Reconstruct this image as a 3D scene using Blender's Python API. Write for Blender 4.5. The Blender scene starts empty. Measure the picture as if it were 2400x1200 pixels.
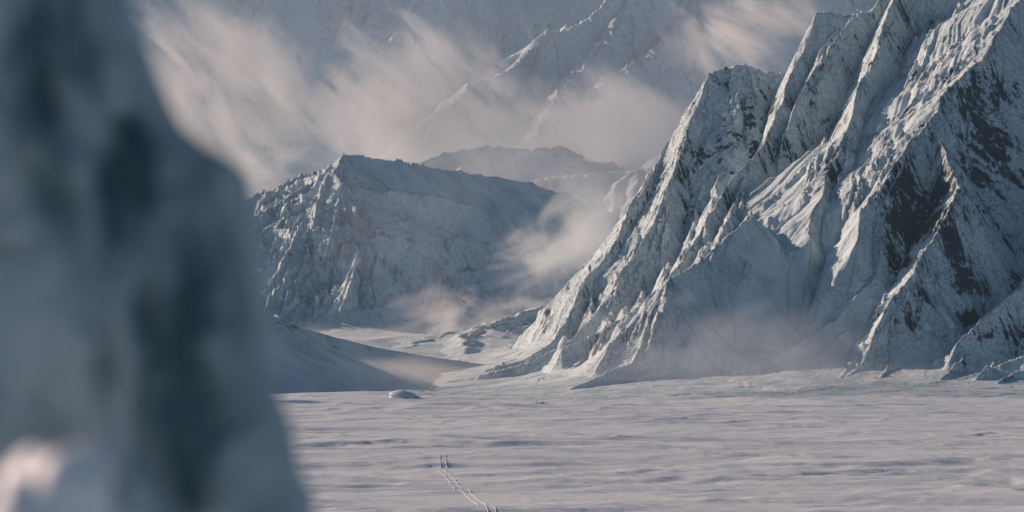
import bpy, math
import numpy as np
from math import radians as R

# ------------------------------------------------------------------ camera
F = 5646.0            # focal length in pixels of the 2400 px wide photograph
EYE = 120.0           # eye height above the snow plain
HZ = 760.0            # picture row of the horizon
sc = bpy.context.scene
col = sc.collection
cam_data = bpy.data.cameras.new("camera")
cam = bpy.data.objects.new("camera", cam_data)
col.objects.link(cam)
sc.camera = cam
cam.location = (0, 0, EYE)
cam.rotation_euler = (R(90), 0, 0)
cam_data.sensor_width = 36.0
cam_data.lens = 36.0 * F / 2400.0
cam_data.shift_y = (HZ - 600.0) / 2400.0
cam_data.clip_start = 0.1
cam_data.clip_end = 80000
cam_data.dof.use_dof = True
cam_data.dof.focus_distance = 4500
cam_data.dof.aperture_fstop = 1.25

# ------------------------------------------------------------------ light
SUN_EL, SUN_AZ = 20.0, -63.0         # azimuth from the view axis (+Y), negative = left
w = bpy.data.worlds.new("World"); sc.world = w
w.use_nodes = True
nt = w.node_tree
sky = nt.nodes.new("ShaderNodeTexSky")
sky.sky_type = 'NISHITA'; sky.sun_disc = False
sky.sun_elevation = R(SUN_EL); sky.sun_rotation = R(SUN_AZ)
sky.altitude = 3000.0; sky.air_density = 1.2; sky.dust_density = 0.6; sky.ozone_density = 3.5
bg = nt.nodes["Background"]
nt.links.new(sky.outputs[0], bg.inputs[0])
bg.inputs[1].default_value = 0.05
sd = bpy.data.lights.new("sun", 'SUN')
sd.energy = 5.0; sd.angle = R(0.5); sd.color = (1.0, 0.70, 0.55)
sun = bpy.data.objects.new("sun", sd); col.objects.link(sun)
az, el = R(SUN_AZ), R(SUN_EL)
SV = np.array([math.sin(az)*math.cos(el), math.cos(az)*math.cos(el), math.sin(el)])
from mathutils import Vector
sun.rotation_euler = Vector(-SV).to_track_quat('-Z', 'Y').to_euler()
sun.location = (-3000, 3000, 4000)

sc.view_settings.view_transform = 'Standard'
sc.view_settings.look = 'None'
sc.view_settings.exposure = 0.20
sc.view_settings.gamma = 1.0
sc.render.engine = 'CYCLES'
cy = sc.cycles
cy.use_denoising = True
cy.max_bounces = 6; cy.diffuse_bounces = 2; cy.volume_bounces = 3
cy.volume_step_rate = .6; cy.volume_max_steps = 256
cy.use_adaptive_sampling = True

# ------------------------------------------------------------------ helpers
def P(px, py, Y):
    return ((px-1200.0)/F*Y, Y, EYE + (HZ-py)/F*Y)

def _hash(ix, iy, seed):
    h = (ix.astype(np.int64)*374761393 + iy.astype(np.int64)*668265263 + seed*1442695041) & 0xffffffff
    h = ((h ^ (h >> 13))*1274126177) & 0xffffffff
    h = ((h ^ (h >> 16))*2246822519) & 0xffffffff
    return h ^ (h >> 15)

def gnoise(x, y, seed=0):
    x = np.asarray(x, dtype=np.float64); y = np.asarray(y, dtype=np.float64)
    x0 = np.floor(x); y0 = np.floor(y)
    fx = (x-x0).astype(np.float32); fy = (y-y0).astype(np.float32)
    ux = fx*fx*fx*(fx*(fx*6-15)+10); uy = fy*fy*fy*(fy*(fy*6-15)+10)
    def g(i, j):
        a = (_hash(x0+i, y0+j, seed) & 1023).astype(np.float32)*(2*math.pi/1024)
        return np.cos(a)*(fx-i) + np.sin(a)*(fy-j)
    a = g(0,0); b = g(1,0); c = g(0,1); d = g(1,1)
    return (a + (b-a)*ux + (c-a)*uy + (a-b-c+d)*ux*uy)*1.5

def fbm(x, y, oct=5, seed=0, gain=.5):
    s = 0; a = 1.0
    for k in range(oct):
        s = s + a*gnoise(x, y, seed+k*17)
        x = x*2.03+5.1; y = y*2.03+1.7; a *= gain
    return s

def ridged(x, y, oct=5, seed=0, gain=.5):
    s = 0; a = 1.0; wgt = 1.0
    for k in range(oct):
        n = 1-np.abs(gnoise(x, y, seed+k*31))*1.6
        n = np.clip(n, 0, 1)**2*wgt
        wgt = np.clip(n*1.6, 0, 1)
        s = s + a*n
        x = x*2.07+3.3; y = y*2.07+9.1; a *= gain
    return s

def sstep(a, b, x):
    t = np.clip((x-a)/(b-a), 0, 1)
    return t*t*(3-2*t)

def gullies(x, y, dx, dy, seed=0):
    """stripes that run along the fall line; returns the value and its gradient"""
    x0 = np.floor(x); y0 = np.floor(y)
    fx = (x-x0).astype(np.float32); fy = (y-y0).astype(np.float32)
    va = np.zeros_like(fx); vs = np.zeros_like(fx); wt = np.zeros_like(fx)
    f = 2*math.pi*1.7
    for i in range(-1, 3):
        for j in range(-1, 3):
            h = _hash(x0+i, y0+j, seed)
            hx = (h & 1023).astype(np.float32)/1023-.5; hy = ((h >> 10) & 1023).astype(np.float32)/1023-.5
            qx = fx-i-hx*.8; qy = fy-j-hy*.8
            ww = np.exp(-2.2*(qx*qx+qy*qy))
            ph = (qx*dx+qy*dy)*f
            va += np.cos(ph)*ww; vs += np.sin(ph)*ww; wt += ww
    mag = np.sqrt(va*va+vs*vs)+1e-5
    c = va/mag; s = vs/mag; full = np.clip(mag/wt*3.0, 0, 1)
    v = (1-2*np.sqrt(np.clip((1-c)*.5, 0, 1))*1.0)*full      # sharp crests between round troughs
    return v, -s*dx*full, -s*dy*full

def erode(X, Y, H, sx, sy, cell, amp, octs=4, seed=0, strength=None, branch=.75):
    gy_, gx_ = np.gradient(H, sy, sx)
    gm = np.sqrt(gx_*gx_+gy_*gy_)+1e-5
    k = np.clip(gm/.9, 0, 1.15)/gm
    bx = (gy_*k).astype(np.float32); by = (-gx_*k).astype(np.float32)
    st = sstep(.08, .75, gm)
    if strength is not None: st = st*strength
    out = np.zeros_like(H); ax = np.zeros_like(bx); ay = np.zeros_like(bx); a = 1.0
    fq = 1.0/cell
    for o in range(octs):
        v, vx, vy = gullies(X*fq+o*7.3, Y*fq+o*3.9, bx+ay*branch, by-ax*branch, seed+o*13)
        out += a*v; ax = ax+a*vx*.8; ay = ay+a*vy*.8
        a *= .5; fq *= 1.95
    return H + out*amp*st, gm

def softmax2(a, b, k):
    m = np.maximum(a, b); kk = k*np.clip(m/90.0, .02, 1)
    return m+kk*np.log1p(np.exp(-np.abs(a-b)/kk))

def ridge_field(X, Y, ridges, k=10.0, n=2.0, base=0.0, reach_k=1.0):
    """height of a range of ridges; also u, the coordinate that stays constant down the fall line of the nearest ridge,
    D the distance from its crest and W how clearly that ridge is the highest one"""
    acc = None
    for ri, (pts, sl, sr, *rest) in enumerate(ridges):
        reach = rest[0] if rest else 420.0*reach_k
        P3 = [P(*p) for p in pts]
        best = np.full(X.shape, -1e4, dtype=np.float32); U = np.zeros(X.shape, np.float32); D = np.zeros(X.shape, np.float32); S2 = np.zeros(X.shape, np.float32)
        arc = ri*3000.0
        for (ax, ay, az_), (bx, by, bz) in zip(P3[:-1], P3[1:]):
            ex, ey = bx-ax, by-ay
            L = math.sqrt(ex*ex+ey*ey)
            t = np.clip(((X-ax)*ex+(Y-ay)*ey)/(L*L), 0, 1)
            qx = X-(ax+t*ex); qy = Y-(ay+t*ey)
            d = np.sqrt(qx*qx+qy*qy)
            sd_ = -(ex*qy-ey*qx)/(L*np.maximum(d, 1e-3))   # + = right of the travel direction
            sv = sl*(.5+.5*sd_) + sr*(.5-.5*sd_)
            zr = np.maximum(az_+t*(bz-az_)-base, 2.0)
            q = np.clip(1-d*sv/(n*zr), 0, None)
            h = zr*q**n-1.3*np.clip(d-reach, 0, None)
            m = h > best
            drop = (az_-bz)/L
            u = arc+t*L-d*np.clip(drop/sv, -1.2, 1.2)+np.where(sd_ > 0, 0, 777.0)
            best = np.where(m, h, best); U = np.where(m, u, U); D = np.where(m, d, D); S2 = np.where(m, sd_ < 0, S2)
            arc += L
        best = best.astype(np.float32)
        if acc is None: acc, AU, AD, W, AS = best, U, D, np.full(X.shape, 1e3, np.float32), S2
        else:
            m = best > acc
            W = np.where(m, best-acc, np.minimum(W, acc-best))
            AU = np.where(m, U, AU); AD = np.where(m, D, AD); AS = np.where(m, S2, AS)
            acc = softmax2(acc, best, k)
    return acc.astype(np.float64), AU, AD, W, AS

def flutes(u, D, l0, octs=4, seed=0):
    out = 0; a = 1.0; l = l0
    for o in range(octs):
        nn = gnoise(u/l+o*4.1, D/(l*22)+o*2.7, seed+o*19)
        out = out + a*(1-2.2*np.abs(nn))
        a *= .52; l *= .5
    return out

def grid_mesh(name, xs, ys, Z, attrs=None, trim=None):
    ny, nx = Z.shape
    XX, YY = np.meshgrid(xs, ys)
    co = np.empty((ny*nx, 3), dtype=np.float32)
    co[:, 0] = XX.ravel(); co[:, 1] = YY.ravel(); co[:, 2] = Z.ravel()
    i = np.arange((ny-1)*(nx-1)); r = i//(nx-1); c = i % (nx-1)
    a = r*nx+c
    quads = np.stack([a, a+1, a+nx+1, a+nx], axis=1)
    if trim is not None:            # leave out the faces that lie wholly under the ground
        zf = (Z-trim).ravel()
        keep = zf[quads].max(axis=1) > -.8
        quads = quads[keep]
        used = np.zeros(ny*nx, bool); used[quads.ravel()] = True
        remap = np.cumsum(used)-1
        quads = remap[quads]; co = co[used]
        attrs = {k_: v.ravel()[used] for k_, v in (attrs or {}).items()}
    me = bpy.data.meshes.new(name)
    me.vertices.add(len(co)); me.vertices.foreach_set("co", co.ravel())
    me.loops.add(quads.size); me.loops.foreach_set("vertex_index", quads.ravel().astype(np.int32))
    me.polygons.add(len(quads)); me.polygons.foreach_set("loop_start", (np.arange(len(quads))*4).astype(np.int32))
    me.polygons.foreach_set("use_smooth", np.ones(len(quads), bool))
    me.update(calc_edges=True)
    for k_, v in (attrs or {}).items():
        at = me.attributes.new(k_, 'FLOAT', 'POINT')
        at.data.foreach_set("value", np.ascontiguousarray(v.ravel(), dtype=np.float32))
    o = bpy.data.objects.new(name, me); col.objects.link(o)
    return o

def tag(o, label=None, cat=None, group=None, kind=None):
    if label: o["label"] = label
    if cat: o["category"] = cat
    if group: o["group"] = group
    if kind: o["kind"] = kind
    return o

# ------------------------------------------------------------------ materials
class NT:
    def __init__(s, name):
        s.m = bpy.data.materials.new(name); s.m.use_nodes = True
        s.t = s.m.node_tree; s.n = s.t.nodes; s.l = s.t.links
        s.b = s.n.get("Principled BSDF"); s.out = s.n.get("Material Output")
    def node(s, typ, ins=None, **kw):
        x = s.n.new(typ)
        for k, v in kw.items(): setattr(x, k, v)
        for k, v in (ins or {}).items(): s.put(v, x.inputs[k])
        return x
    def put(s, v, sock):
        if hasattr(v, 'links') or isinstance(v, bpy.types.NodeSocket): s.l.new(v, sock)
        else: sock.default_value = v
    def math(s, op, a, b=0.0, c=None, clamp=False):
        x = s.n.new("ShaderNodeMath"); x.operation = op; x.use_clamp = clamp
        s.put(a, x.inputs[0]); s.put(b, x.inputs[1])
        if c is not None: s.put(c, x.inputs[2])
        return x.outputs[0]
    def noise(s, vec, scale, detail=4, rough=.55, dist=0.0, out=0):
        x = s.node("ShaderNodeTexNoise", {"Scale": scale, "Detail": detail, "Roughness": rough, "Distortion": dist})
        s.l.new(vec, x.inputs["Vector"]); return x.outputs[out]
    def ramp(s, v, a, b, lo=0.0, hi=1.0):
        x = s.node("ShaderNodeMapRange", {"From Min": a, "From Max": b, "To Min": lo, "To Max": hi}, interpolation_type='SMOOTHSTEP')
        s.put(v, x.inputs["Value"]); return x.outputs[0]
    def mix(s, f, a, b):
        x = s.n.new("ShaderNodeMix"); x.data_type = 'RGBA'
        s.put(f, x.inputs[0]); s.put(a, x.inputs[6]); s.put(b, x.inputs[7])
        return x.outputs[2]

SNOW = (0.66, 0.78, 0.80, 1); SNOW_OLD = (0.47, 0.61, 0.66, 1)
def snow_rock(name, unit, rock=(0.010, 0.025, 0.035, 1), rock2=(0.030, 0.052, 0.066, 1), bias=0.0, bump=1.0, cut=(.40, .58), tone=.75, dark=1.0):
    """snow with bare rock showing where the slope is steep; unit = size in metres of the finest blotches"""
    s = NT(name)
    g = s.node("ShaderNodeNewGeometry")
    tc = s.node("ShaderNodeTexCoord")
    mp = s.node("ShaderNodeMapping", {"Scale": (1, 1, .4)})
    s.l.new(tc.outputs["Object"], mp.inputs[0]); v = mp.outputs[0]
    sep = s.node("ShaderNodeSeparateXYZ"); s.l.new(g.outputs["Normal"], sep.inputs[0])
    steep = s.math('SUBTRACT', 1.0, sep.outputs[2])
    at = s.node("ShaderNodeAttribute", attribute_name="rock")
    n1 = s.noise(v, 1/(unit*2.2), 6, .68, .6)
    n2 = s.noise(v, 1/(unit*14), 3, .5)
    n3 = s.noise(v, 1/(unit*.9), 3, .6)
    au = s.node("ShaderNodeAttribute", attribute_name="fall_u"); ad = s.node("ShaderNodeAttribute", attribute_name="fall_d")
    cb = s.node("ShaderNodeCombineXYZ", {"X": au.outputs["Fac"], "Y": s.math('MULTIPLY', ad.outputs["Fac"], .16), "Z": 0.0})
    n5 = s.noise(cb.outputs[0], 1/(unit*1.9), 5, .66, .5)
    n1 = s.math('MULTIPLY_ADD', n5, .6, s.math('MULTIPLY', n1, .4))
    n1 = s.math('MULTIPLY_ADD', s.math('SUBTRACT', n1, .5), 1.35, .5)
    f = s.math('MULTIPLY_ADD', s.math('SUBTRACT', n1, .5), 2.0, s.math('MULTIPLY', steep, .55))
    f = s.math('MULTIPLY_ADD', s.math('SUBTRACT', n2, .5), .9, f)
    f = s.math('MULTIPLY_ADD', at.outputs["Fac"], .30, f)
    f = s.math('ADD', f, bias)
    rk = s.ramp(f, *cut)
    rcol = s.mix(n3, rock, rock2)
    scol = s.mix(s.ramp(n2, .35, .7), SNOW, SNOW_OLD)
    mp2 = s.node("ShaderNodeMapping", {"Scale": (1, 1, .6), "Rotation": (.3, .2, .4)})
    s.l.new(tc.outputs["Object"], mp2.inputs[0])
    n4 = s.noise(mp2.outputs[0], 1/(unit*1.5), 6, .72, 1.6)
    thin = s.math('MULTIPLY', s.ramp(n4, .46, .60), s.ramp(s.math('ADD', s.math('MULTIPLY_ADD', n2, .35, steep), s.math('MULTIPLY', at.outputs["Fac"], .25)), .30, .60))
    scol = s.mix(s.math('MULTIPLY', thin, tone), scol, (.17, .24, .29, 1))      # rock dusted with blown snow
    s.l.new(s.mix(s.math('MULTIPLY', rk, dark), scol, rcol), s.b.inputs["Base Color"])
    s.b.inputs["Roughness"].default_value = .75
    s.b.inputs["Specular IOR Level"].default_value = .25
    bm = s.node("ShaderNodeBump", {"Strength": .9*bump, "Distance": unit*.9})
    s.l.new(s.math('ADD', n1, s.math('MULTIPLY', n3, .35)), bm.inputs["Height"])
    s.l.new(bm.outputs[0], s.b.inputs["Normal"])
    return s.m

def plain_snow(name):
    s = NT(name)
    tc = s.node("ShaderNodeTexCoord")
    mp = s.node("ShaderNodeMapping", {"Scale": (.22, 1, 1), "Rotation": (0, 0, R(6))})
    s.l.new(tc.outputs["Object"], mp.inputs[0])
    n1 = s.noise(mp.outputs[0], 1/9, 7, .68, .6)
    n2 = s.noise(mp.outputs[0], 1/90, 4, .55)
    n3 = s.noise(tc.outputs["Object"], 1/5, 4, .6)
    at = s.node("ShaderNodeAttribute", attribute_name="rock")
    c = s.mix(s.ramp(n2, .42, .68), (.68, .78, .80, 1), (.58, .69, .74, 1))
    c = s.mix(s.ramp(n1, .55, .63, 0, .42), c, (.45, .55, .65, 1))  # bluish streaks: the shade of small sastrugi, painted into the snow colour
    c = s.mix(s.math('MULTIPLY', at.outputs["Fac"], s.ramp(n3, .4, .6)), c, (.10, .11, .12, 1))
    s.l.new(c, s.b.inputs["Base Color"])
    s.b.inputs["Roughness"].default_value = .7
    s.b.inputs["Specular IOR Level"].default_value = .25
    bm = s.node("ShaderNodeBump", {"Strength": .7, "Distance": 2.2})
    s.l.new(s.math('ADD', n1, s.math('MULTIPLY', n3, .2)), bm.inputs["Height"])
    s.l.new(bm.outputs[0], s.b.inputs["Normal"])
    return s.m

M_MOUNT = snow_rock("mountain_snow_rock", 4.0, bias=-.03)
M_HILL = snow_rock("hill_snow_rock", 6.0, bias=-.09, tone=.6, dark=.7)
M_FAR = snow_rock("far_snow_rock", 34.0, bias=-.02, tone=.4, dark=.8)
M_PLAIN = plain_snow("wind_packed_snow")

# ------------------------------------------------------------------ snow plain
def ground_z(X, Y):
    rise = sstep(4300, 6200, Y)*78 + sstep(6500, 12000, Y)*60
    und = fbm(X/900+3, Y/700, 3, 5)*7*sstep(1200, 3000, Y)
    c, s_ = math.cos(R(7)), math.sin(R(7))
    u = (X*c+Y*s_); v = (-X*s_+Y*c)
    wv = v+fbm(X/260, Y/160, 3, 91)*22
    drift = np.clip(fbm(u/330, wv/95, 3, 11), -.25, 1)*4.5
    sas = fbm(u/26, v/12, 4, 31)*.28
    for lam, amp_, sd_, stretch in ((105, 3.0, 21, 4.2), (47, 1.9, 33, 4.6), (21, 1.0, 45, 4.6), (9.5, .5, 59, 4.4)):
        ph = v/lam+fbm(u/(lam*stretch), v/(lam*1.6), 4, sd_)*1.5
        t_ = ph-np.floor(ph)
        saw = np.where(t_ < .22, t_/.22, (1-t_)/.78)      # a steep near face, a long slope behind
        mk = np.clip(-.02+1.9*fbm(u/(lam*5), v/(lam*3.2), 3, sd_+5), 0, 1)
        sas = sas+amp_*saw*mk
    for yb, x0b, x1b, hb in ((2330, -330, 150, 5.0), (2060, -330, 90, 3.0), (3560, -460, -180, 4.0)):
        dy = Y-yb-.12*X+fbm(X/420, Y/420+yb/50, 5, 13, .45)*70
        sas = sas+hb*sstep(-24, 0, dy)*np.exp(-np.clip(dy, 0, None)/160)*sstep(x0b-150, x0b, X)*(1-sstep(x1b-120, x1b+140, X))
    rough = np.exp(-((Y-4250)/420.0)**2)*sstep(-200, 300, X)*fbm(X/110, Y/34, 5, 77)*1.6
    return rise + und + drift + sas + rough

def build_ground():
    xs = np.concatenate([-np.geomspace(20000, 760, 34)[:-1], np.arange(-760, 1120, 3.2), np.geomspace(1120, 20000, 34)[1:]])
    ys = np.concatenate([np.linspace(-9000, 1300, 24)[:-1], np.arange(1300, 4800, 4.0), np.arange(4800, 7600, 16.0), np.geomspace(7600, 24000, 40)])
    X, Y = np.meshgrid(xs, ys)
    Z = ground_z(X, Y)
    o = grid_mesh("snow_ground", xs, ys, Z, {"rock": np.zeros_like(Z)})
    o.data.materials.append(M_PLAIN)
    tag(o, kind='structure')
build_ground()

# ------------------------------------------------------------------ mountains
def blur(A, r):
    for ax in (0, 1, 0, 1):
        pad = [(0, 0), (0, 0)]; pad[ax] = (r+1, r)
        c = np.cumsum(np.pad(A, pad, mode='edge'), axis=ax)
        n_ = A.shape[ax]
        A = (np.take(c, np.arange(2*r+1, 2*r+1+n_), axis=ax)-np.take(c, np.arange(0, n_), axis=ax))/(2*r+1)
    return A

def cast_ray(px, py, xs, ys, H):
    """where the sight line through a picture point first meets the relief"""
    Yq = np.arange(ys[0], ys[-1], ys[1]-ys[0])
    xq = (px-1200)/F*Yq; zq = EYE+(HZ-py)/F*Yq
    ii = np.round((xq-xs[0])/(xs[1]-xs[0])).astype(int); jj = np.arange(len(Yq))
    ok = (ii >= 0) & (ii < len(xs)); ii = np.clip(ii, 0, len(xs)-1)
    h = H[jj, ii]; m = ok & (h > zq) & (h > 4)
    if not m.any(): return None
    n_ = int(np.argmax(m))
    return xq[n_], Yq[n_], h[n_]

def build_relief(name, xr, yr, step, ridges, mat, k=10, n=2.0, cell=150, amp=22, warp=9, wl=140, crag=5, crag_l=38,
                 octs=4, rocks=(), seed=0, base=0.0, flute=70, famp=.16, sink=6.0, reach_k=1.0, ribs=(), rib_s=1.9, apron=0, apron_k=.4, smooth=()):
    xs = np.arange(xr[0], xr[1], step); ys = np.arange(yr[0], yr[1], step)
    X, Y = np.meshgrid(xs, ys)
    wx = X+fbm(X/wl, Y/wl, 3, 3+seed, .4)*warp; wy = Y+fbm(X/wl, Y/wl, 3, 57+seed, .4)*warp
    H, U, D, W, SH = ridge_field(wx, wy, ridges, k, n, base, reach_k)
    G = ground_z(X, Y)
    if apron:
        A = blur(np.clip(H, 0, None), int(apron/step))*apron_k
        A = A*(1+.22*fbm(X/300, Y/300, 3, seed+12))+fbm(U/42, D/500+2, 3, seed+14)*1.1*sstep(2, 14, A)
        H = softmax2(H, A*(1-sstep(60, 160, A)*.6), 9.0)
    mg = (yr[1]-yr[0])*.09
    H = np.clip(H, 0, None)*sstep(xr[0]-1, xr[0]+mg, X)*(1-sstep(xr[1]-mg, xr[1], X))*sstep(yr[0], yr[0]+mg, Y)*(1-sstep(yr[1]-mg, yr[1], Y)*.0)
    for pts, lift in ribs:
        hit = [cast_ray(a, b, xs, ys, H+base) for a, b in pts]
        hit = [h for h in hit if h is not None]
        if len(hit) < 2: continue
        pad = lift*2.4+step*3
        hx = [h[0] for h in hit]; hy = [h[1] for h in hit]
        i0, i1 = np.searchsorted(xs, [min(hx)-pad, max(hx)+pad]); j0, j1 = np.searchsorted(ys, [min(hy)-pad, max(hy)+pad])
        sl_ = (slice(j0, j1), slice(i0, i1)); wxx, wyy = wx[sl_], wy[sl_]
        best = np.full(wxx.shape, -1e4)
        for n_, (a, b) in enumerate(zip(hit[:-1], hit[1:])):
            if abs(b[1]-a[1]) > 900*step/2.3: continue
            ex, ey = b[0]-a[0], b[1]-a[1]; L2 = ex*ex+ey*ey+1e-6
            t = np.clip(((wxx-a[0])*ex+(wyy-a[1])*ey)/L2, 0, 1)
            d = np.hypot(wxx-a[0]-t*ex, wyy-a[1]-t*ey)
            gp = (n_+t)/(len(hit)-1)
            lf = lift*np.sin(np.pi*np.clip(gp*.86+.10, 0, 1))**.6*(.75+.5*fbm(wxx/lift/1.6, wyy/lift/1.6, 2, 63))
            best = np.maximum(best, a[2]-base+t*(b[2]-a[2])+lf-rib_s*d)
        H[sl_] = np.maximum(H[sl_], best)
    calm = np.ones_like(H)
    for (px, py, rad, s_) in smooth:
        q = cast_ray(px, py, xs, ys, H+base)
        if q is None: continue
        calm = calm*(1-s_*np.exp(-(((X-q[0])**2+((Y-q[1])*.8)**2)/(rad*rad))**1.5))
    hi = sstep(5, 120, H)
    H2, gm = erode(X, Y, H, step, step, cell, amp, octs, seed+5, hi)
    st = sstep(.35, 1.1, gm)*hi
    U = U+fbm(X/(flute*4), Y/(flute*4), 2, seed+71)*flute*.35
    H2 = H2 + (flutes(U, D, flute, 5, seed+40)-.45)*flute*famp*(1-.25*SH)*sstep(0, flute*1.1, D)*(.25+.75*sstep(0, flute*.5, W))*sstep(.2, .8, gm)*hi*(.12+.88*calm)
    H2 = H2 + (ridged(wx/crag_l, wy/crag_l, 5, seed+8)-.6)*crag*st*(.12+.88*SH)*calm
    rk = fbm(X/(crag_l*5), Y/(crag_l*5), 3, seed+29)*.55*st*calm-(1-calm)*.75
    for (px, py, rad, s_) in rocks:
        q = cast_ray(px, py, xs, ys, H+base)
        if q is None: continue
        d2 = ((X-q[0])**2+((Y-q[1])*.7)**2)/(rad*rad)
        rk = rk + s_*.62*np.exp(-d2)
    Hc = np.clip(H, 0, None)
    Z = H2 + base + (G-base)*np.exp(-Hc/45.0) - 3*np.exp(-Hc/4.0)
    Z = np.maximum(Z, G-12)
    o = grid_mesh(name, xs, ys, Z, {"rock": rk, "fall_u": U, "fall_d": D}, trim=G)
    o.data.materials.append(mat)
    tag(o, kind='structure')
    return o

MASSIF = [
 # skyline and the high crest behind the frame's top: (points, slope of the sunward side, slope of the other side, reach)
 ([(1985,38,5360),(2040,18,5360),(2110,-60,5400),(2300,-230,5450),(2600,-330,5450),(2900,-250,5450)], 1.9, 1.6),
 # first spur, with the flat summit
 ([(1860,178,5430),(1836,172,5430),(1790,165,5428),(1745,150,5424),(1700,158,5415),(1662,166,5400),(1637,240,5330),(1590,335,5230),(1576,410,5150),(1532,500,5040),
   (1492,590,4960),(1444,660,4880),(1400,720,4820),(1345,790,4740),(1240,850,4660),(1130,882,4620),(1010,903,4600)], 2.6, 1.1),
 ([(1640,205,5430),(1600,275,5380),(1556,352,5320),(1516,425,5250),(1480,492,5190),(1430,590,5110),(1384,642,5060),(1335,730,4960),(1298,800,4880),(1225,850,4800),(1140,880,4760)], 2.3, 2.0),
 # second spur
 ([(1985,38,5360),(1940,27,5355),(1910,30,5340),(1882,112,5280),(1852,170,5220),(1832,235,5130),(1797,320,5010),(1745,385,4930),(1715,415,4890),(1690,450,4840),
   (1655,520,4750),(1610,590,4660),(1565,652,4570),(1480,722,4500),(1400,775,4450),(1320,815,4420)], 2.6, 1.7),
 # hump in front of the bowl
 ([(1765,505,4480),(1705,555,4420),(1650,602,4370),(1572,652,4290),(1556,740,4210),(1530,800,4160),(1480,850,4110),(1400,885,4080),(1330,910,4050)], 1.3, 1.35, 190),
 ([(1572,652,4290),(1500,730,4260),(1430,800,4220),(1400,860,4170)], 1.6, 1.2),
 # third spur
 ([(2110,-60,5400),(2075,50,5200),(2005,235,4930),(1975,312,4810)], 1.9, 2.0, 230),
 ([(1975,312,4810),(1930,425,4650),(1905,500,4550),(1895,560,4470)], .62, 2.0, 200),
 ([(2010,20,5330),(1945,118,5220),(1885,195,5130),(1830,330,5000)], 2.6, 1.7),
 ([(2200,255,4700),(2135,330,4610),(2060,430,4500),(2018,510,4410),(2005,560,4350)], 1.3, 2.0, 60),
 # fourth, the great one down the right
 ([(2600,-330,5400),(2480,-120,5120),(2388,0,5000),(2350,62,4930),(2288,146,4840),(2210,222,4760),(2188,280,4690)], .62, 1.9, 300),
 ([(2188,280,4690),(2140,360,4590),(2090,455,4480),(2068,560,4380),(2048,650,4310)], 1.7, 1.9, 150),
 ([(2048,650,4310),(1960,742,4240),(1850,822,4170),(1760,868,4120),(1600,908,4050)], .8, 1.2, 200),
 ([(2188,280,4690),(2212,345,4580),(2252,440,4450)], 2.4, 1.7, 150),
 ([(2252,440,4450),(2226,510,4380),(2200,560,4330),(2150,622,4270)], .95, 1.9, 75),
 ([(2150,622,4270),(2090,700,4210),(2050,770,4160),(2018,852,4100)], 1.5, 1.7, 130),
 # right-hand walls
 ([(2620,380,4500),(2480,560,4330),(2375,680,4220),(2300,745,4160),(2245,805,4110),(2212,858,4070)], 1.5, 1.6),
 ([(2700,-200,5200),(2560,150,4850),(2520,400,4600),(2600,600,4400)], 1.2, 1.4),
 ([(2420,895,3990),(2360,902,3960),(2300,915,3930)], .9, 1.0),
 ([(2330,872,4060),(2270,890,4020),(2190,908,3980),(2120,918,3960)], .8, 1.0),
 ([(2160,868,4110),(2080,890,4060),(1990,905,4030)], .7, .9),
 ([(2480,780,4100),(2400,830,4060),(2310,870,4030),(2200,905,4010)], .9, .9),
]
# small ribs and rock towers: picture columns and rows, laid on the relief where the sight line meets it
def stray_ribs(x0, x1, y0, y1, n, length, ang, lift, seed):
    r = np.random.RandomState(seed); out = []
    for _ in range(n):
        x = r.uniform(x0, x1); y = r.uniform(y0, y1); L = length*r.uniform(.5, 1.5); a = R(ang+r.uniform(-16, 16))
        k = r.uniform(-.25, .25)
        out.append(([(x, y), (x-L*.5*math.cos(a), y+L*.5*math.sin(a+k)), (x-L*math.cos(a), y+L*math.sin(a))], lift*r.uniform(.5, 1.5)))
    return out

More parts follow.
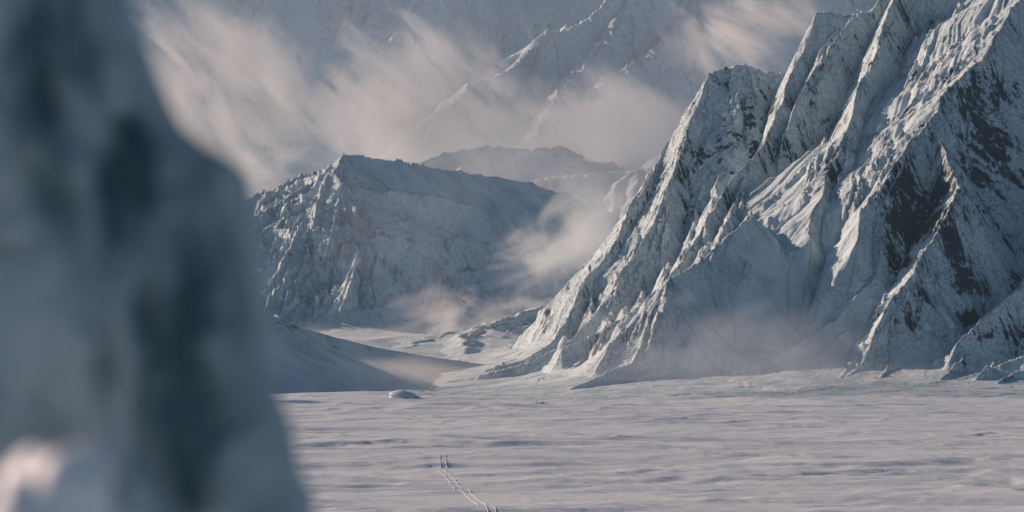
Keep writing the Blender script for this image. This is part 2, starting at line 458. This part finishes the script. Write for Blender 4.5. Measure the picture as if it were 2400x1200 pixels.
MASSIF_RIBS = stray_ribs(1980, 2420, 780, 850, 26, 60, 38, 6, 1) + stray_ribs(1600, 2400, 850, 880, 14, 60, 20, 1.3, 2) + stray_ribs(1120, 1560, 800, 865, 22, 60, 30, 3.5, 3) + \
  stray_ribs(1320, 1580, 420, 780, 34, 70, 62, 6, 4) + stray_ribs(1900, 2120, 280, 520, 26, 60, 64, 6, 5) + stray_ribs(2040, 2260, 300, 620, 24, 60, 66, 6, 6) + \
  stray_ribs(1640, 1760, 430, 620, 12, 70, 66, 6, 7) + stray_ribs(2050, 2340, 20, 240, 26, 70, 48, 4, 8) + stray_ribs(1840, 2100, 60, 260, 12, 60, 56, 5, 9) + [
 ([(2012,40),(1962,98),(1925,150),(1888,188)], 14), ([(1962,70),(1930,110),(1905,165)], 9), ([(2080,75),(2060,130),(2040,180),(2020,240),(1985,295)], 14),
 ([(2210,15),(2180,70),(2150,130),(2130,190)], 13), ([(2250,10),(2235,60),(2210,110)], 9), ([(1955,275),(1925,315),(1900,350)], 11),
 ([(2195,290),(2170,330),(2130,380),(2090,440),(2060,500)], 12), ([(2205,320),(2192,380),(2176,415)], 9), ([(2110,350),(2080,400),(2050,450),(2025,500),(2010,545)], 13),
 ([(1985,330),(1978,400),(1962,440),(1955,490)], 9), ([(1945,395),(1925,450),(1915,500)], 8), ([(2010,400),(1998,450),(1980,510)], 9),
 ([(1745,418),(1722,500),(1692,560),(1662,612)], 13), ([(1688,425),(1682,460),(1660,520),(1640,582)], 14), ([(1655,430),(1638,500),(1618,570),(1592,632)], 12),
 ([(1762,505),(1730,550),(1700,590)], 8),
 ([(1435,765),(1415,810),(1395,855)], 10), ([(1575,668),(1528,750),(1482,850)], 11), ([(1550,730),(1512,830)], 8), ([(1470,735),(1420,770),(1340,815)], 8),
 ([(1530,400),(1480,490),(1425,600),(1385,670)], 10), ([(1580,420),(1540,490),(1500,560),(1470,630),(1440,670),(1420,730)], 13),
 ([(1536,500),(1530,560),(1525,605)], 9), ([(1560,440),(1556,520),(1548,580)], 8), ([(1462,630),(1440,700),(1420,745)], 10), ([(1500,620),(1490,680),(1465,715)], 9), ([(1384,632),(1356,700),(1330,790)], 10), ([(1412,640),(1392,710),(1380,760)], 9),
 ([(1610,300),(1590,380),(1584,440)], 9), ([(1300,800),(1270,835),(1215,868)], 10), ([(1240,852),(1200,872),(1120,886)], 7),
 ([(2162,630),(2154,662),(2125,708),(2100,750),(2067,783),(2033,825),(2012,850)], 11), ([(2100,617),(2092,658),(2067,717),(2025,770)], 12),
 ([(2296,833),(2250,858),(2196,892)], 12), ([(2350,850),(2317,875),(2283,895)], 12), ([(2400,872),(2367,890),(2330,905)], 10), ([(2260,470),(2230,530),(2215,590)], 8),
 ([(2330,60),(2290,110),(2240,160),(2190,215)], 8), ([(2300,30),(2250,100),(2190,170),(2120,230)], 6), ([(2200,90),(2160,160),(2110,220),(2060,262)], 6),
 ([(1930,340),(1880,400),(1830,450),(1790,490)], 5), ([(1950,330),(1905,410),(1860,480)], 5),
 ([(2250,440),(2235,480),(2222,520),(2195,565),(2160,612),(2140,635)], 9), ([(2070,560),(2066,600),(2050,655)], 9),
]
ROCKS = [(1735,200,45,.8),(1770,215,30,.5),(1680,330,140,.62),(1740,300,60,.3),(1640,420,60,.3),(1835,330,30,.9),(1850,190,60,.25),(1950,430,42,1.1),(1935,380,30,.8),(2040,440,36,.8),(2110,60,34,1.2),(2090,110,22,.9),  # broad patch on the first spur: rock speckle, partly shade painted in
         (2120,420,50,1.1),(2130,500,55,1.1),(2200,440,45,1.1),(2230,520,45,.9),(2085,540,40,1.1),(2080,600,30,1.0),(2180,540,40,1.0),(2240,590,35,.7),
         (2330,300,110,.85),(2350,450,110,.85),(2300,700,90,.45),(2350,800,50,.6),(2130,720,40,.5),(2100,640,30,.5),(1690,680,45,.3),(1500,480,50,.4),(1450,640,40,.4),(1760,620,40,.15),(1700,260,50,.5),(2280,420,50,.8)]
build_relief("mountain", (-330, 1500), (3450, 5900), 2.4, MASSIF, M_MOUNT, k=7, cell=190, octs=2, amp=4, warp=8, wl=120, crag=3.6, crag_l=24, flute=40, famp=.19,
             rocks=ROCKS, ribs=MASSIF_RIBS, smooth=[(1870,600,120,1),(1800,720,130,1),(1950,620,90,1),(1900,760,100,1),(1960,220,40,.7),(2080,200,50,.7),(1700,800,90,.9),(1830,450,60,.6)], apron=190, apron_k=.68)

MID = [
 ([(380,600,7700),(570,466,8000),(640,440,8050),(700,412,8100),(770,394,8080),(812,362,8020),(900,372,8150),(985,386,8300),(1100,405,8500),(1250,430,8800),(1400,480,9100)], .9, .8),
 ([(812,362,8020),(786,402,7920),(806,440,7820),(802,500,7730),(792,600,7600),(772,700,7470),(742,760,7380)], 1.5, 1.9),
 ([(806,440,7820),(900,446,7850),(1000,452,7930),(1100,475,8050),(1230,540,8200),(1350,640,8400)], 1.9, .4),
 ([(806,440,7820),(850,560,7600),(860,660,7480),(850,750,7380)], 1.6, 1.4),
 ([(770,394,8080),(735,470,7850),(700,560,7650),(655,680,7480),(630,740,7400)], 1.5, 1.6),
 ([(735,430,7950),(660,470,7850),(600,500,7800),(540,520,7760)], .8, 1.2),
 ([(735,485,7800),(680,508,7760),(620,535,7720),(560,600,7650)], 1.0, 1.3),
 ([(620,480,7900),(600,600,7650),(585,700,7500)], 1.3, 1.3),
]
MID_RIBS = stray_ribs(600, 850, 430, 700, 44, 90, 62, 17, 11) + stray_ribs(820, 1100, 560, 720, 16, 60, 80, 9, 12) + stray_ribs(590, 760, 400, 470, 10, 70, 22, 10, 13) + [
 ([(782,381),(777,403),(766,430),(747,484),(739,527),(717,603),(685,679)], 26), ([(798,425),(793,484),(777,538),(766,603),(760,679),(744,733)], 30),
 ([(812,441),(800,500),(815,560),(842,625),(825,690),(798,750)], 26), ([(722,506),(695,560),(668,625),(625,690)], 24), ([(739,414),(668,446),(592,468)], 16),
 ([(728,484),(668,506),(620,533)], 22), ([(717,468),(657,484),(625,506)], 14), ([(880,600),(870,660),(850,720)], 18), ([(930,620),(920,690),(905,740)], 16),
 ([(700,600),(672,660),(650,720)], 20), ([(790,560),(780,640),(785,700)], 20), ([(830,430),(900,446),(980,462)], 10), ([(1000,610),(985,680),(960,740)], 16)]
build_relief("middle_hill", (-1500, 900), (6200, 9800), 4.0, MID, M_HILL, k=14, cell=260, amp=9, warp=12, wl=220, crag=4.5, crag_l=46, flute=90, famp=.2, base=70, seed=100, reach_k=.9, ribs=MID_RIBS, smooth=[(900,395,200,.9),(1020,415,220,.9),(1150,440,220,.8),(680,440,120,.6)], apron=180)

BACK = [
 ([(700,480,10200),(900,402,10400),(985,380,10500),(1040,358,10600),(1140,342,10700),(1240,350,10700),(1320,340,10700),(1380,372,10700),(1460,392,10800),(1600,420,11000),(1900,420,11000)], .8, .9),
 ([(1140,342,10700),(1080,400,10300),(1000,450,10000)], 1.0, 1.1),
]
build_relief("back_hill", (-1500, 1700), (9000, 12400), 9.0, BACK, M_HILL, k=20, cell=400, amp=14, warp=25, wl=300, crag=6, crag_l=90, flute=150, base=100, seed=200, reach_k=2.5)
BACK2 = [
 ([(1050,470,9300),(1190,430,9400),(1280,415,9450),(1400,404,9500),(1500,396,9500),(1650,380,9600),(1900,420,9600)], .8, .7),
]
build_relief("back_hill.001", (-500, 1500), (8400, 10600), 9.0, BACK2, M_HILL, k=20, cell=400, amp=10, warp=25, wl=300, crag=6, crag_l=90, flute=150, base=100, seed=240, reach_k=2.5)

FAR = [
 ([(-300,-100,16500),(200,-160,17000),(700,-180,17300),(1100,-170,17300),(1480,-130,17000),(1640,-120,17000),(1800,-200,17300),(2300,-150,17300)], 1.0, 1.1),
 ([(1480,-130,17000),(1476,4,16400),(1422,92,15900),(1372,150,15500),(1312,212,15000),(1282,270,14500),(1240,360,13800)], .8, 1.3),
 ([(1480,-60,16600),(1380,40,16200),(1290,70,15900),(1268,92,15800),(1192,160,15300),(1112,190,15000),(1040,260,14500)], .8, 1.2),
 ([(1290,70,15900),(1240,180,15300),(1190,250,14800)], 1.1, 1.3),
 ([(1640,-120,17000),(1612,16,16400),(1590,52,16200),(1550,102,15900),(1500,132,15700),(1410,192,15200)], .8, 1.3),
 ([(1100,-170,17300),(970,20,16300),(900,95,15900),(860,200,15400)], .8, 1.2),
 ([(700,-180,17300),(540,40,16300),(480,200,15500)], .9, 1.2),
 ([(2300,-150,17300),(2000,60,16000),(1800,200,15000),(1600,330,14000)], .9, 1.1),
]
build_relief("far_mountain", (-5200, 3300), (12600, 18500), 17.0, FAR, M_FAR, k=30, cell=800, amp=30, warp=45, wl=600, crag=12, crag_l=150, flute=330, famp=.2, base=130, seed=300, reach_k=5)

LEFTH = [
 ([(-250,640,4420),(0,590,4440),(200,640,4480),(320,610,4520),(480,690,4600),(615,728,4680),(690,762,4730),(790,795,4790),(880,818,4840),(980,838,4890),(1080,856,4930),(1200,880,4970)], .8, .5),
 ([(1150,800,6200),(1250,770,6300),(1330,745,6400)], .25, .3),
]
build_relief("low_hill", (-1500, 300), (3700, 5700), 4.5, LEFTH[:1], M_HILL, k=8, cell=120, amp=2, warp=12, wl=190, crag=2, crag_l=40, famp=.03, seed=400, n=1.5, reach_k=4, rocks=[(650,752,50,1.3),(700,775,40,1.2),(780,800,26,1.2),(860,820,18,1.0)], ribs=stray_ribs(620, 800, 740, 800, 16, 40, -20, 3, 21))
VAL = [
 ([(1100,850,5200),(1080,790,5600),(1200,745,6000),(1260,722,6200),(1340,718,6300),(1400,700,6300)], .5, .6),
 ([(840,815,5600),(960,800,5800),(1080,795,5700),(1150,780,5700)], .2, .25),
 ([(1000,800,5700),(1110,775,5800),(1180,765,5900)], .4, .4),
]
build_relief("low_hill.001", (-900, 700), (4700, 7000), 5.0, VAL, M_HILL, k=8, cell=90, amp=4, warp=22, wl=110, crag=9, crag_l=42, famp=.08, seed=450, base=30, n=1.6, ribs=stray_ribs(1000, 1340, 715, 800, 46, 60, 22, 7, 22)+stray_ribs(820, 1180, 790, 825, 30, 70, 8, 4, 23), rocks=[(1150,770,40,.7),(1250,740,40,.7)])

# ------------------------------------------------------------------ haze
def haze():
    me = bpy.data.meshes.new("haze")
    x0, x1, y0, y1, z0, z1 = -21000, 21000, -9500, 24500, -22, 3400
    v = [(x, y, z) for z in (z0, z1) for (x, y) in ((x0, y0), (x1, y0), (x1, y1), (x0, y1))]
    me.from_pydata(v, [], [(3,2,1,0),(4,5,6,7),(0,1,5,4),(1,2,6,5),(2,3,7,6),(3,0,4,7)])
    o = bpy.data.objects.new("haze", me); col.objects.link(o)
    s = NT("haze_air"); s.n.remove(s.b)
    vol = s.node("ShaderNodeVolumePrincipled", {"Color": (.48, .74, .93, 1), "Density": HAZE_D, "Anisotropy": .1})
    s.l.new(vol.outputs[0], s.out.inputs["Volume"])
    me.materials.append(s.m); tag(o, kind='stuff')
HAZE_D = 1.0e-5
haze()

# ------------------------------------------------------------------ mist
def mist(px, py, Y, hw, hh, hd, dens, scale, cut=.42, seed=0, tilt=0, stretch=2.0, aniso=.2, soft=1.0, detail=5, tint=(.95, .96, .94, 1)):
    """a bank of blown snow and cloud: a rounded box of patchy scattering air"""
    k = Y/F
    c = P(px, py, Y)
    me = bpy.data.meshes.new("mist_bank")
    v = [(x, y, z) for z in (-1, 1) for (x, y) in ((-1, -1), (1, -1), (1, 1), (-1, 1))]
    sx, sy, sz = hw*k, hd, hh*k
    me.from_pydata([(a*sx, b*sy, min(max(e*sz, -8-c[2]), 3380-c[2])) for a, b, e in v], [], [(3,2,1,0),(4,5,6,7),(0,1,5,4),(1,2,6,5),(2,3,7,6),(3,0,4,7)])
    o = bpy.data.objects.new("mist_bank", me); col.objects.link(o)
    o.location = c
    s = NT("mist_air"); s.n.remove(s.b)
    tc = s.node("ShaderNodeTexCoord")
    nm = s.node("ShaderNodeMapping", {"Scale": (1/sx, 1/sy, 1/sz)}); s.l.new(tc.outputs["Object"], nm.inputs[0])
    ln = s.node("ShaderNodeVectorMath", operation='LENGTH'); s.l.new(nm.outputs[0], ln.inputs[0])
    fall = s.ramp(ln.outputs["Value"], 1.0, .15)
    if soft != 1.0: fall = s.math('POWER', fall, soft)
    rt = s.node("ShaderNodeMapping", {"Rotation": (0, R(tilt), 0), "Location": (seed*1357.0, seed*911.0, seed*377.0)})
    s.l.new(tc.outputs["Object"], rt.inputs[0])
    st = s.node("ShaderNodeMapping", {"Scale": (1/stretch, .8, 1)}); s.l.new(rt.outputs[0], st.inputs[0])
    n = s.noise(st.outputs[0], 1/scale, detail, .68, .9)
    # the fall-off moves the threshold, so the bank frays into wisps instead of fading as a ball
    thr = s.math('MULTIPLY_ADD', fall, -.34, cut+.38)
    d = s.math('MAXIMUM', s.math('SUBTRACT', n, thr), 0.0)
    d = s.math('MULTIPLY', d, s.math('MULTIPLY', fall, dens*6))
    vol = s.node("ShaderNodeVolumePrincipled", {"Color": tint, "Anisotropy": aniso})
    s.l.new(d, vol.inputs["Density"])
    s.l.new(vol.outputs[0], s.out.inputs["Volume"])
    me.materials.append(s.m); tag(o, kind='stuff')
    return o
mist(520, 260, 11200, 680, 520, 1300, 1.0e-2, 400, .40, 1, tilt=-42, stretch=2.6, detail=7)
mist(1000, 250, 12000, 560, 500, 1000, 6.0e-3, 380, .38, 2, tilt=-42, stretch=2.6, detail=7)
mist(1770, 95, 6500, 480, 260, 520, 1.7e-2, 170, .43, 3, tilt=-24, stretch=2.2, detail=7)
mist(1350, 320, 12100, 950, 340, 900, 6.0e-3, 420, .36, 4, tilt=-20, stretch=2.6, detail=6)
mist(1350, 570, 6700, 500, 400, 520, 8.5e-3, 150, .43, 5, tilt=28, stretch=1.8, detail=7, tint=(.88, .95, .95, 1))
mist(1120, 745, 6300, 500, 180, 450, 8.5e-3, 95, .42, 6, tilt=20, detail=7)
mist(860, 800, 6250, 620, 100, 380, 3.4e-3, 110, .38, 7)
mist(380, 440, 9900, 760, 230, 800, 4.0e-3, 300, .38, 8)
mist(1000, 200, 11800, 2600, 1100, 700, 2.4e-4, 1500, .12, 9, detail=2, tint=(.68, .83, .94, 1))
mist(1700, 800, 4020, 950, 260, 320, 2.0e-3, 110, .38, 10, tilt=24, stretch=2.6, detail=6, tint=(.84, .92, .95, 1))
mist(1750, 868, 3900, 1000, 110, 200, 4.0e-3, 90, .33, 14, tilt=4, stretch=3.4, detail=6, tint=(.88, .95, .95, 1))
mist(900, 880, 4480, 620, 95, 260, 4.5e-3, 90, .34, 11, tilt=6, stretch=3, detail=5)
mist(1200, 540, 6950, 900, 460, 260, 5.5e-4, 300, .30, 12, detail=6, tilt=25, tint=(.80, .90, .94, 1))
mist(1350, 400, 9050, 950, 280, 300, 1.9e-3, 380, .26, 13, detail=5, tint=(.88, .94, .95, 1))

# ------------------------------------------------------------------ foreground knoll and rock
def knoll():
    xs = np.concatenate([np.linspace(-300, -16, 40)[:-1], np.arange(-16, 16, .4), np.linspace(16, 300, 40)[1:]])
    ys = np.concatenate([np.linspace(-300, -6, 40)[:-1], np.arange(-6, 14, .4), np.linspace(14, 300, 40)[1:]])
    X, Y = np.meshgrid(xs, ys)
    d = np.sqrt((X+1)**2+(Y-1)**2)
    Z = 118.2-.03*d-np.clip(d-6, 0, None)*.62+fbm(X/4, Y/4, 4, 7)*.35*sstep(1.5, 6, d)+fbm(X/60, Y/60, 4, 8)*8*sstep(6, 60, d)
    Z = np.minimum(Z, 118.25)
    o = grid_mesh("knoll", xs, ys, np.maximum(Z, -6), {"rock": np.zeros_like(Z)})
    o.data.materials.append(M_NEAR); tag(o, kind='structure')

def near_rock_mat(name, unit, rocky):
    s = NT(name)
    tc = s.node("ShaderNodeTexCoord")
    mp = s.node("ShaderNodeMapping", {"Scale": (1, 1, .34)}); s.l.new(tc.outputs["Object"], mp.inputs[0])
    at = s.node("ShaderNodeAttribute", attribute_name="rock")
    n1 = s.noise(mp.outputs[0], 1/unit, 5, .55, .6); n2 = s.noise(tc.outputs["Object"], 40, 4, .6)
    f = s.math('ADD', s.math('MULTIPLY', n1, rocky), at.outputs["Fac"])
    c = s.mix(s.ramp(f, .12, .95), (.46, .58, .62, 1), s.mix(n2, (.045, .115, .135, 1), (.08, .15, .175, 1)))
    s.l.new(c, s.b.inputs["Base Color"]); s.b.inputs["Roughness"].default_value = .6
    bm = s.node("ShaderNodeBump", {"Strength": .5, "Distance": .01}); s.l.new(n2, bm.inputs["Height"])
    s.l.new(bm.outputs[0], s.b.inputs["Normal"])
    return s.m
M_NEAR = near_rock_mat("near_snow", .5, .25)
M_PILLAR = near_rock_mat("rimed_rock", .09, .45)
knoll()

def pillar():
    YD = 6.0; k = YD/F
    edge = [(-140,200),(0,272),(100,308),(200,344),(280,384),(325,440),(360,505),(400,545),(460,550),(520,558),(650,574),(760,588),(900,612),
            (1020,642),(1120,672),(1200,702),(1400,760),(2000,900),(2700,1000)]
    holes = [(95,80,60,130,1),(75,250,65,90,.9),(185,120,45,110,.8),(345,390,75,100,1),(320,470,80,110,.6),(140,510,38,70,.75),(215,650,38,90,.6),
             (460,640,48,150,.8),(430,830,70,190,.8),(450,1000,80,140,.8),(565,760,40,130,.6),(255,880,30,80,.5),(30,610,32,38,1.0),
             (350,700,50,150,.3),(470,1130,60,90,.5),(300,330,40,60,.5),(560,1050,25,60,.5)]
    ridges = [(270,200,22,220,.5),(395,560,26,160,.5),(300,760,24,200,.4),(220,430,24,120,.5),(520,900,20,200,.5),(560,1100,26,90,.6),(140,180,16,90,.6),(20,380,40,80,.8),(10,540,30,50,.8)]
    npz, na = 420, 260
    py = np.linspace(-140, 2700, npz); ex = np.interp(py, [e[0] for e in edge], [e[1] for e in edge])
    zc = EYE+(HZ-py)*k
    xr = (ex-1200)*k; xl = xr-np.interp(py, [-140, 400, 1200, 2700], [.62, .95, 1.15, 1.6])
    cx = (xr+xl)/2; rx = (xr-xl)/2; ry = rx*.62
    th = np.linspace(0, 2*math.pi, na, endpoint=False)
    TH, ZZ = np.meshgrid(th, zc)
    CX = cx[:, None]; RX = rx[:, None]; RY = ry[:, None]
    ct, st_ = np.cos(TH), np.sin(TH)
    e = 2/2.6
    sx = np.sign(ct)*np.abs(ct)**e; sy = np.sign(st_)*np.abs(st_)**e
    X = CX+RX*sx; Y = YD+.25-RY*sy*1.0
    PY = np.broadcast_to(py[:, None], X.shape); PX = 1200+(X-0)/k
    front = np.clip(st_*1.6, 0, 1)
    disp = fbm(TH*3.2+5, ZZ*1.6, 4, 9)*.035+ridged(TH*4.0, ZZ*1.1+4, 4, 19)*.045-.03
    wX = PX+fbm(PX/70, PY/110, 4, 5)*34; wY = PY+fbm(PX/70+9, PY/110, 3, 6)*60
    hole = np.zeros_like(X)
    for (hx, hy, wx, wy, a) in holes: hole += a*np.exp(-np.abs((wX-hx)/wx/1.15)**2.0-((wY-hy)/wy/1.25)**2)
    hole = hole*.56+.36*np.clip(fbm(wX/75, wY/300, 4, 71)+.08, -.15, 1)
    rid = np.zeros_like(X)
    for (hx, hy, wx, wy, a) in ridges: rid += a*np.exp(-((wX-hx)/wx)**2-((wY-hy)/wy)**2)
    side = 1-np.abs(sy)
    dd = disp*(1-.75*side*(ct > 0))+(-hole*.035+rid*.05)*front
    nx_, ny_ = ct, -st_
    X = X+nx_*dd; Y = Y+ny_*dd
    rk = np.clip(hole*front*.85+.08-rid*.4, -1, 1.3)
    v = np.stack([X, Y, ZZ], axis=-1).reshape(-1, 3)
    top = np.array([[cx[0], YD+.25, zc[0]+.25]])
    v = np.concatenate([v, top])
    i = np.arange(npz-1)[:, None]*na; j = np.arange(na)[None, :]; j2 = (j+1) % na
    q = np.stack([i+j, i+na+j, i+na+j2, i+j2], axis=-1).reshape(-1, 4)
    faces = q[:, ::-1].tolist()+[(int(a), int((a+1) % na), npz*na) for a in range(na)]
    me = bpy.data.meshes.new("ice_crusted_rock"); me.from_pydata(v.tolist(), [], faces)
    at = me.attributes.new("rock", 'FLOAT', 'POINT'); at.data.foreach_set("value", np.append(rk.ravel(), 0).astype(np.float32))
    me.polygons.foreach_set("use_smooth", np.ones(len(me.polygons), bool)); me.update()
    o = bpy.data.objects.new("rock_pillar", me); col.objects.link(o); me.materials.append(M_PILLAR)
    tag(o, "tall dark rock pillar crusted with rime, close and blurred at the left edge", "rock")
pillar()

def snow_lump():
    YD = 5.0; k = YD/F
    c = P(112, 1205, YD)
    import bmesh
    bm = bmesh.new(); bmesh.ops.create_icosphere(bm, subdivisions=5, radius=1)
    me = bpy.data.meshes.new("snow_lump")
    for v in bm.verts:
        n = v.co.normalized()
        r = 1+float(fbm(np.array(n.x*1.6+3), np.array(n.z*1.6+n.y*1.1), 3, 4))*.16
        z = n.z*r
        z = z*(165*k) if z > 0 else z*2.0
        v.co = (n.x*r*150*k*(1+max(0, -n.z)*1.5)+(max(z, 0)*.25), n.y*r*.16*(1+max(0, -n.z)*1.5), z)
    bm.to_mesh(me); bm.free()
    me.polygons.foreach_set("use_smooth", np.ones(len(me.polygons), bool))
    at = me.attributes.new("rock", 'FLOAT', 'POINT')
    o = bpy.data.objects.new("snow_lump", me); col.objects.link(o); o.location = c
    lm = NT("clean_snow"); lm.b.inputs["Base Color"].default_value = (.84, .88, .90, 1); lm.b.inputs["Roughness"].default_value = .6
    me.materials.append(lm.m)
    tag(o, "rounded sunlit snow lump in the bottom left corner, in front of the dark pillar", "snow lump")
snow_lump()

# ------------------------------------------------------------------ small things on the plain
def on_ground(px, py):
    z = 0.0
    for _ in range(12):
        Y = (EYE-z)*F/(py-HZ); X = (px-1200)/F*Y
        z = float(ground_z(np.array([X]), np.array([Y]))[0])
    return X, Y, z

def sheet_z(x, y):
    """height of the snow sheet as it is meshed (bilinear on its own grid)"""
    gx = -760+np.floor((x+760)/3.2)*3.2; gy = 1300+np.floor((y-1300)/4.0)*4.0
    fx = (x-gx)/3.2; fy = (y-gy)/4.0
    a, b, c, d = ground_z(gx, gy), ground_z(gx+3.2, gy), ground_z(gx, gy+4.0), ground_z(gx+3.2, gy+4.0)
    return a*(1-fx)*(1-fy)+b*fx*(1-fy)+c*(1-fx)*fy+d*fx*fy

def small_rock(name, px, py, wpx, hpx, depth, label, cat, mat, seed, skew=0.0, rough=.28):
    import bmesh
    X0, Y0, Z0 = on_ground(px, py); k = Y0/F
    bm = bmesh.new(); bmesh.ops.create_icosphere(bm, subdivisions=5, radius=1)
    for v in bm.verts:
        n = v.co.normalized()
        r = 1+float(ridged(np.array([n.x*1.7+n.y+seed]), np.array([n.z*1.7-n.y*.6]), 4, seed)[0]-.7)*rough
        z = max(n.z, 0)**1.3*hpx*k*r if n.z > 0 else n.z*2.0
        v.co = (n.x*r*wpx/2*k+skew*z, n.y*r*depth, z)
    me = bpy.data.meshes.new(name); bm.to_mesh(me); bm.free()
    at = me.attributes.new("rock", 'FLOAT', 'POINT')
    o = bpy.data.objects.new(name, me); col.objects.link(o); o.location = (X0, Y0, Z0-.6)
    me.materials.append(mat); tag(o, label, cat)
small_rock("snow_mound", 948, 934, 74, 20, 22, "small peaked snow mound standing alone on the plain at the foot of the slopes", "snow mound", M_PLAIN, 3, skew=-.7, rough=.12)
small_rock("boulder", 1266, 947, 30, 8, 7, "dark low boulder poking out of the snow plain, right of the peaked mound", "rock", M_MOUNT, 8)

def track():
    line = [(1036, 1064), (1040, 1085), (1036, 1104), (1050, 1116), (1074, 1148), (1098, 1158), (1112, 1172), (1136, 1186), (1160, 1202), (1200, 1222), (1260, 1260), (1340, 1330)]
    pts = [on_ground(*p)[:2] for p in line]
    P2 = []
    for a, b in zip(pts[:-1], pts[1:]):
        n_ = max(2, int(math.hypot(b[0]-a[0], b[1]-a[1])/2.5))
        for q in range(n_): P2.append((a[0]+(b[0]-a[0])*q/n_, a[1]+(b[1]-a[1])*q/n_))
    P2 = np.array(P2); T = np.gradient(P2, axis=0); T /= np.linalg.norm(T, axis=1)[:, None]
    N = np.stack([T[:, 1], -T[:, 0]], 1)
    s_ = np.arange(len(P2))*2.5
    vs, fs = [], []
    for off, ph in ((-2.6, 0), (2.6, 40)):
        c = P2+N*(off+gnoise(s_/14, s_*0+ph, 3)*1.3)[:, None]
        hgt = .8+.5*gnoise(s_/26, s_*0+ph+7, 5)
        zg = sheet_z(c[:, 0], c[:, 1])
        prof = [(-.8, -.4), (-.3, .16), (.1, .13), (.35, -.2), (.8, -.4)]
        b0 = len(vs)
        for i in range(len(c)):
            for d, h in prof:
                q = c[i]+N[i]*d
                vs.append((q[0], q[1], zg[i]+(h*max(hgt[i], .1) if h > 0 else h)+.12))
        m = len(prof)
        for i in range(len(c)-1):
            for j in range(m-1):
                a = b0+i*m+j; fs.append((a, a+1, a+1+m, a+m))
    me = bpy.data.meshes.new("ski_track"); me.from_pydata(vs, [], fs); me.update()
    at = me.attributes.new("rock", 'FLOAT', 'POINT')
    o = bpy.data.objects.new("ski_track", me); col.objects.link(o); me.materials.append(M_PLAIN)
    tag(o, "faint winding double track pressed into the snow plain, leaving at the bottom edge", "track")
track()
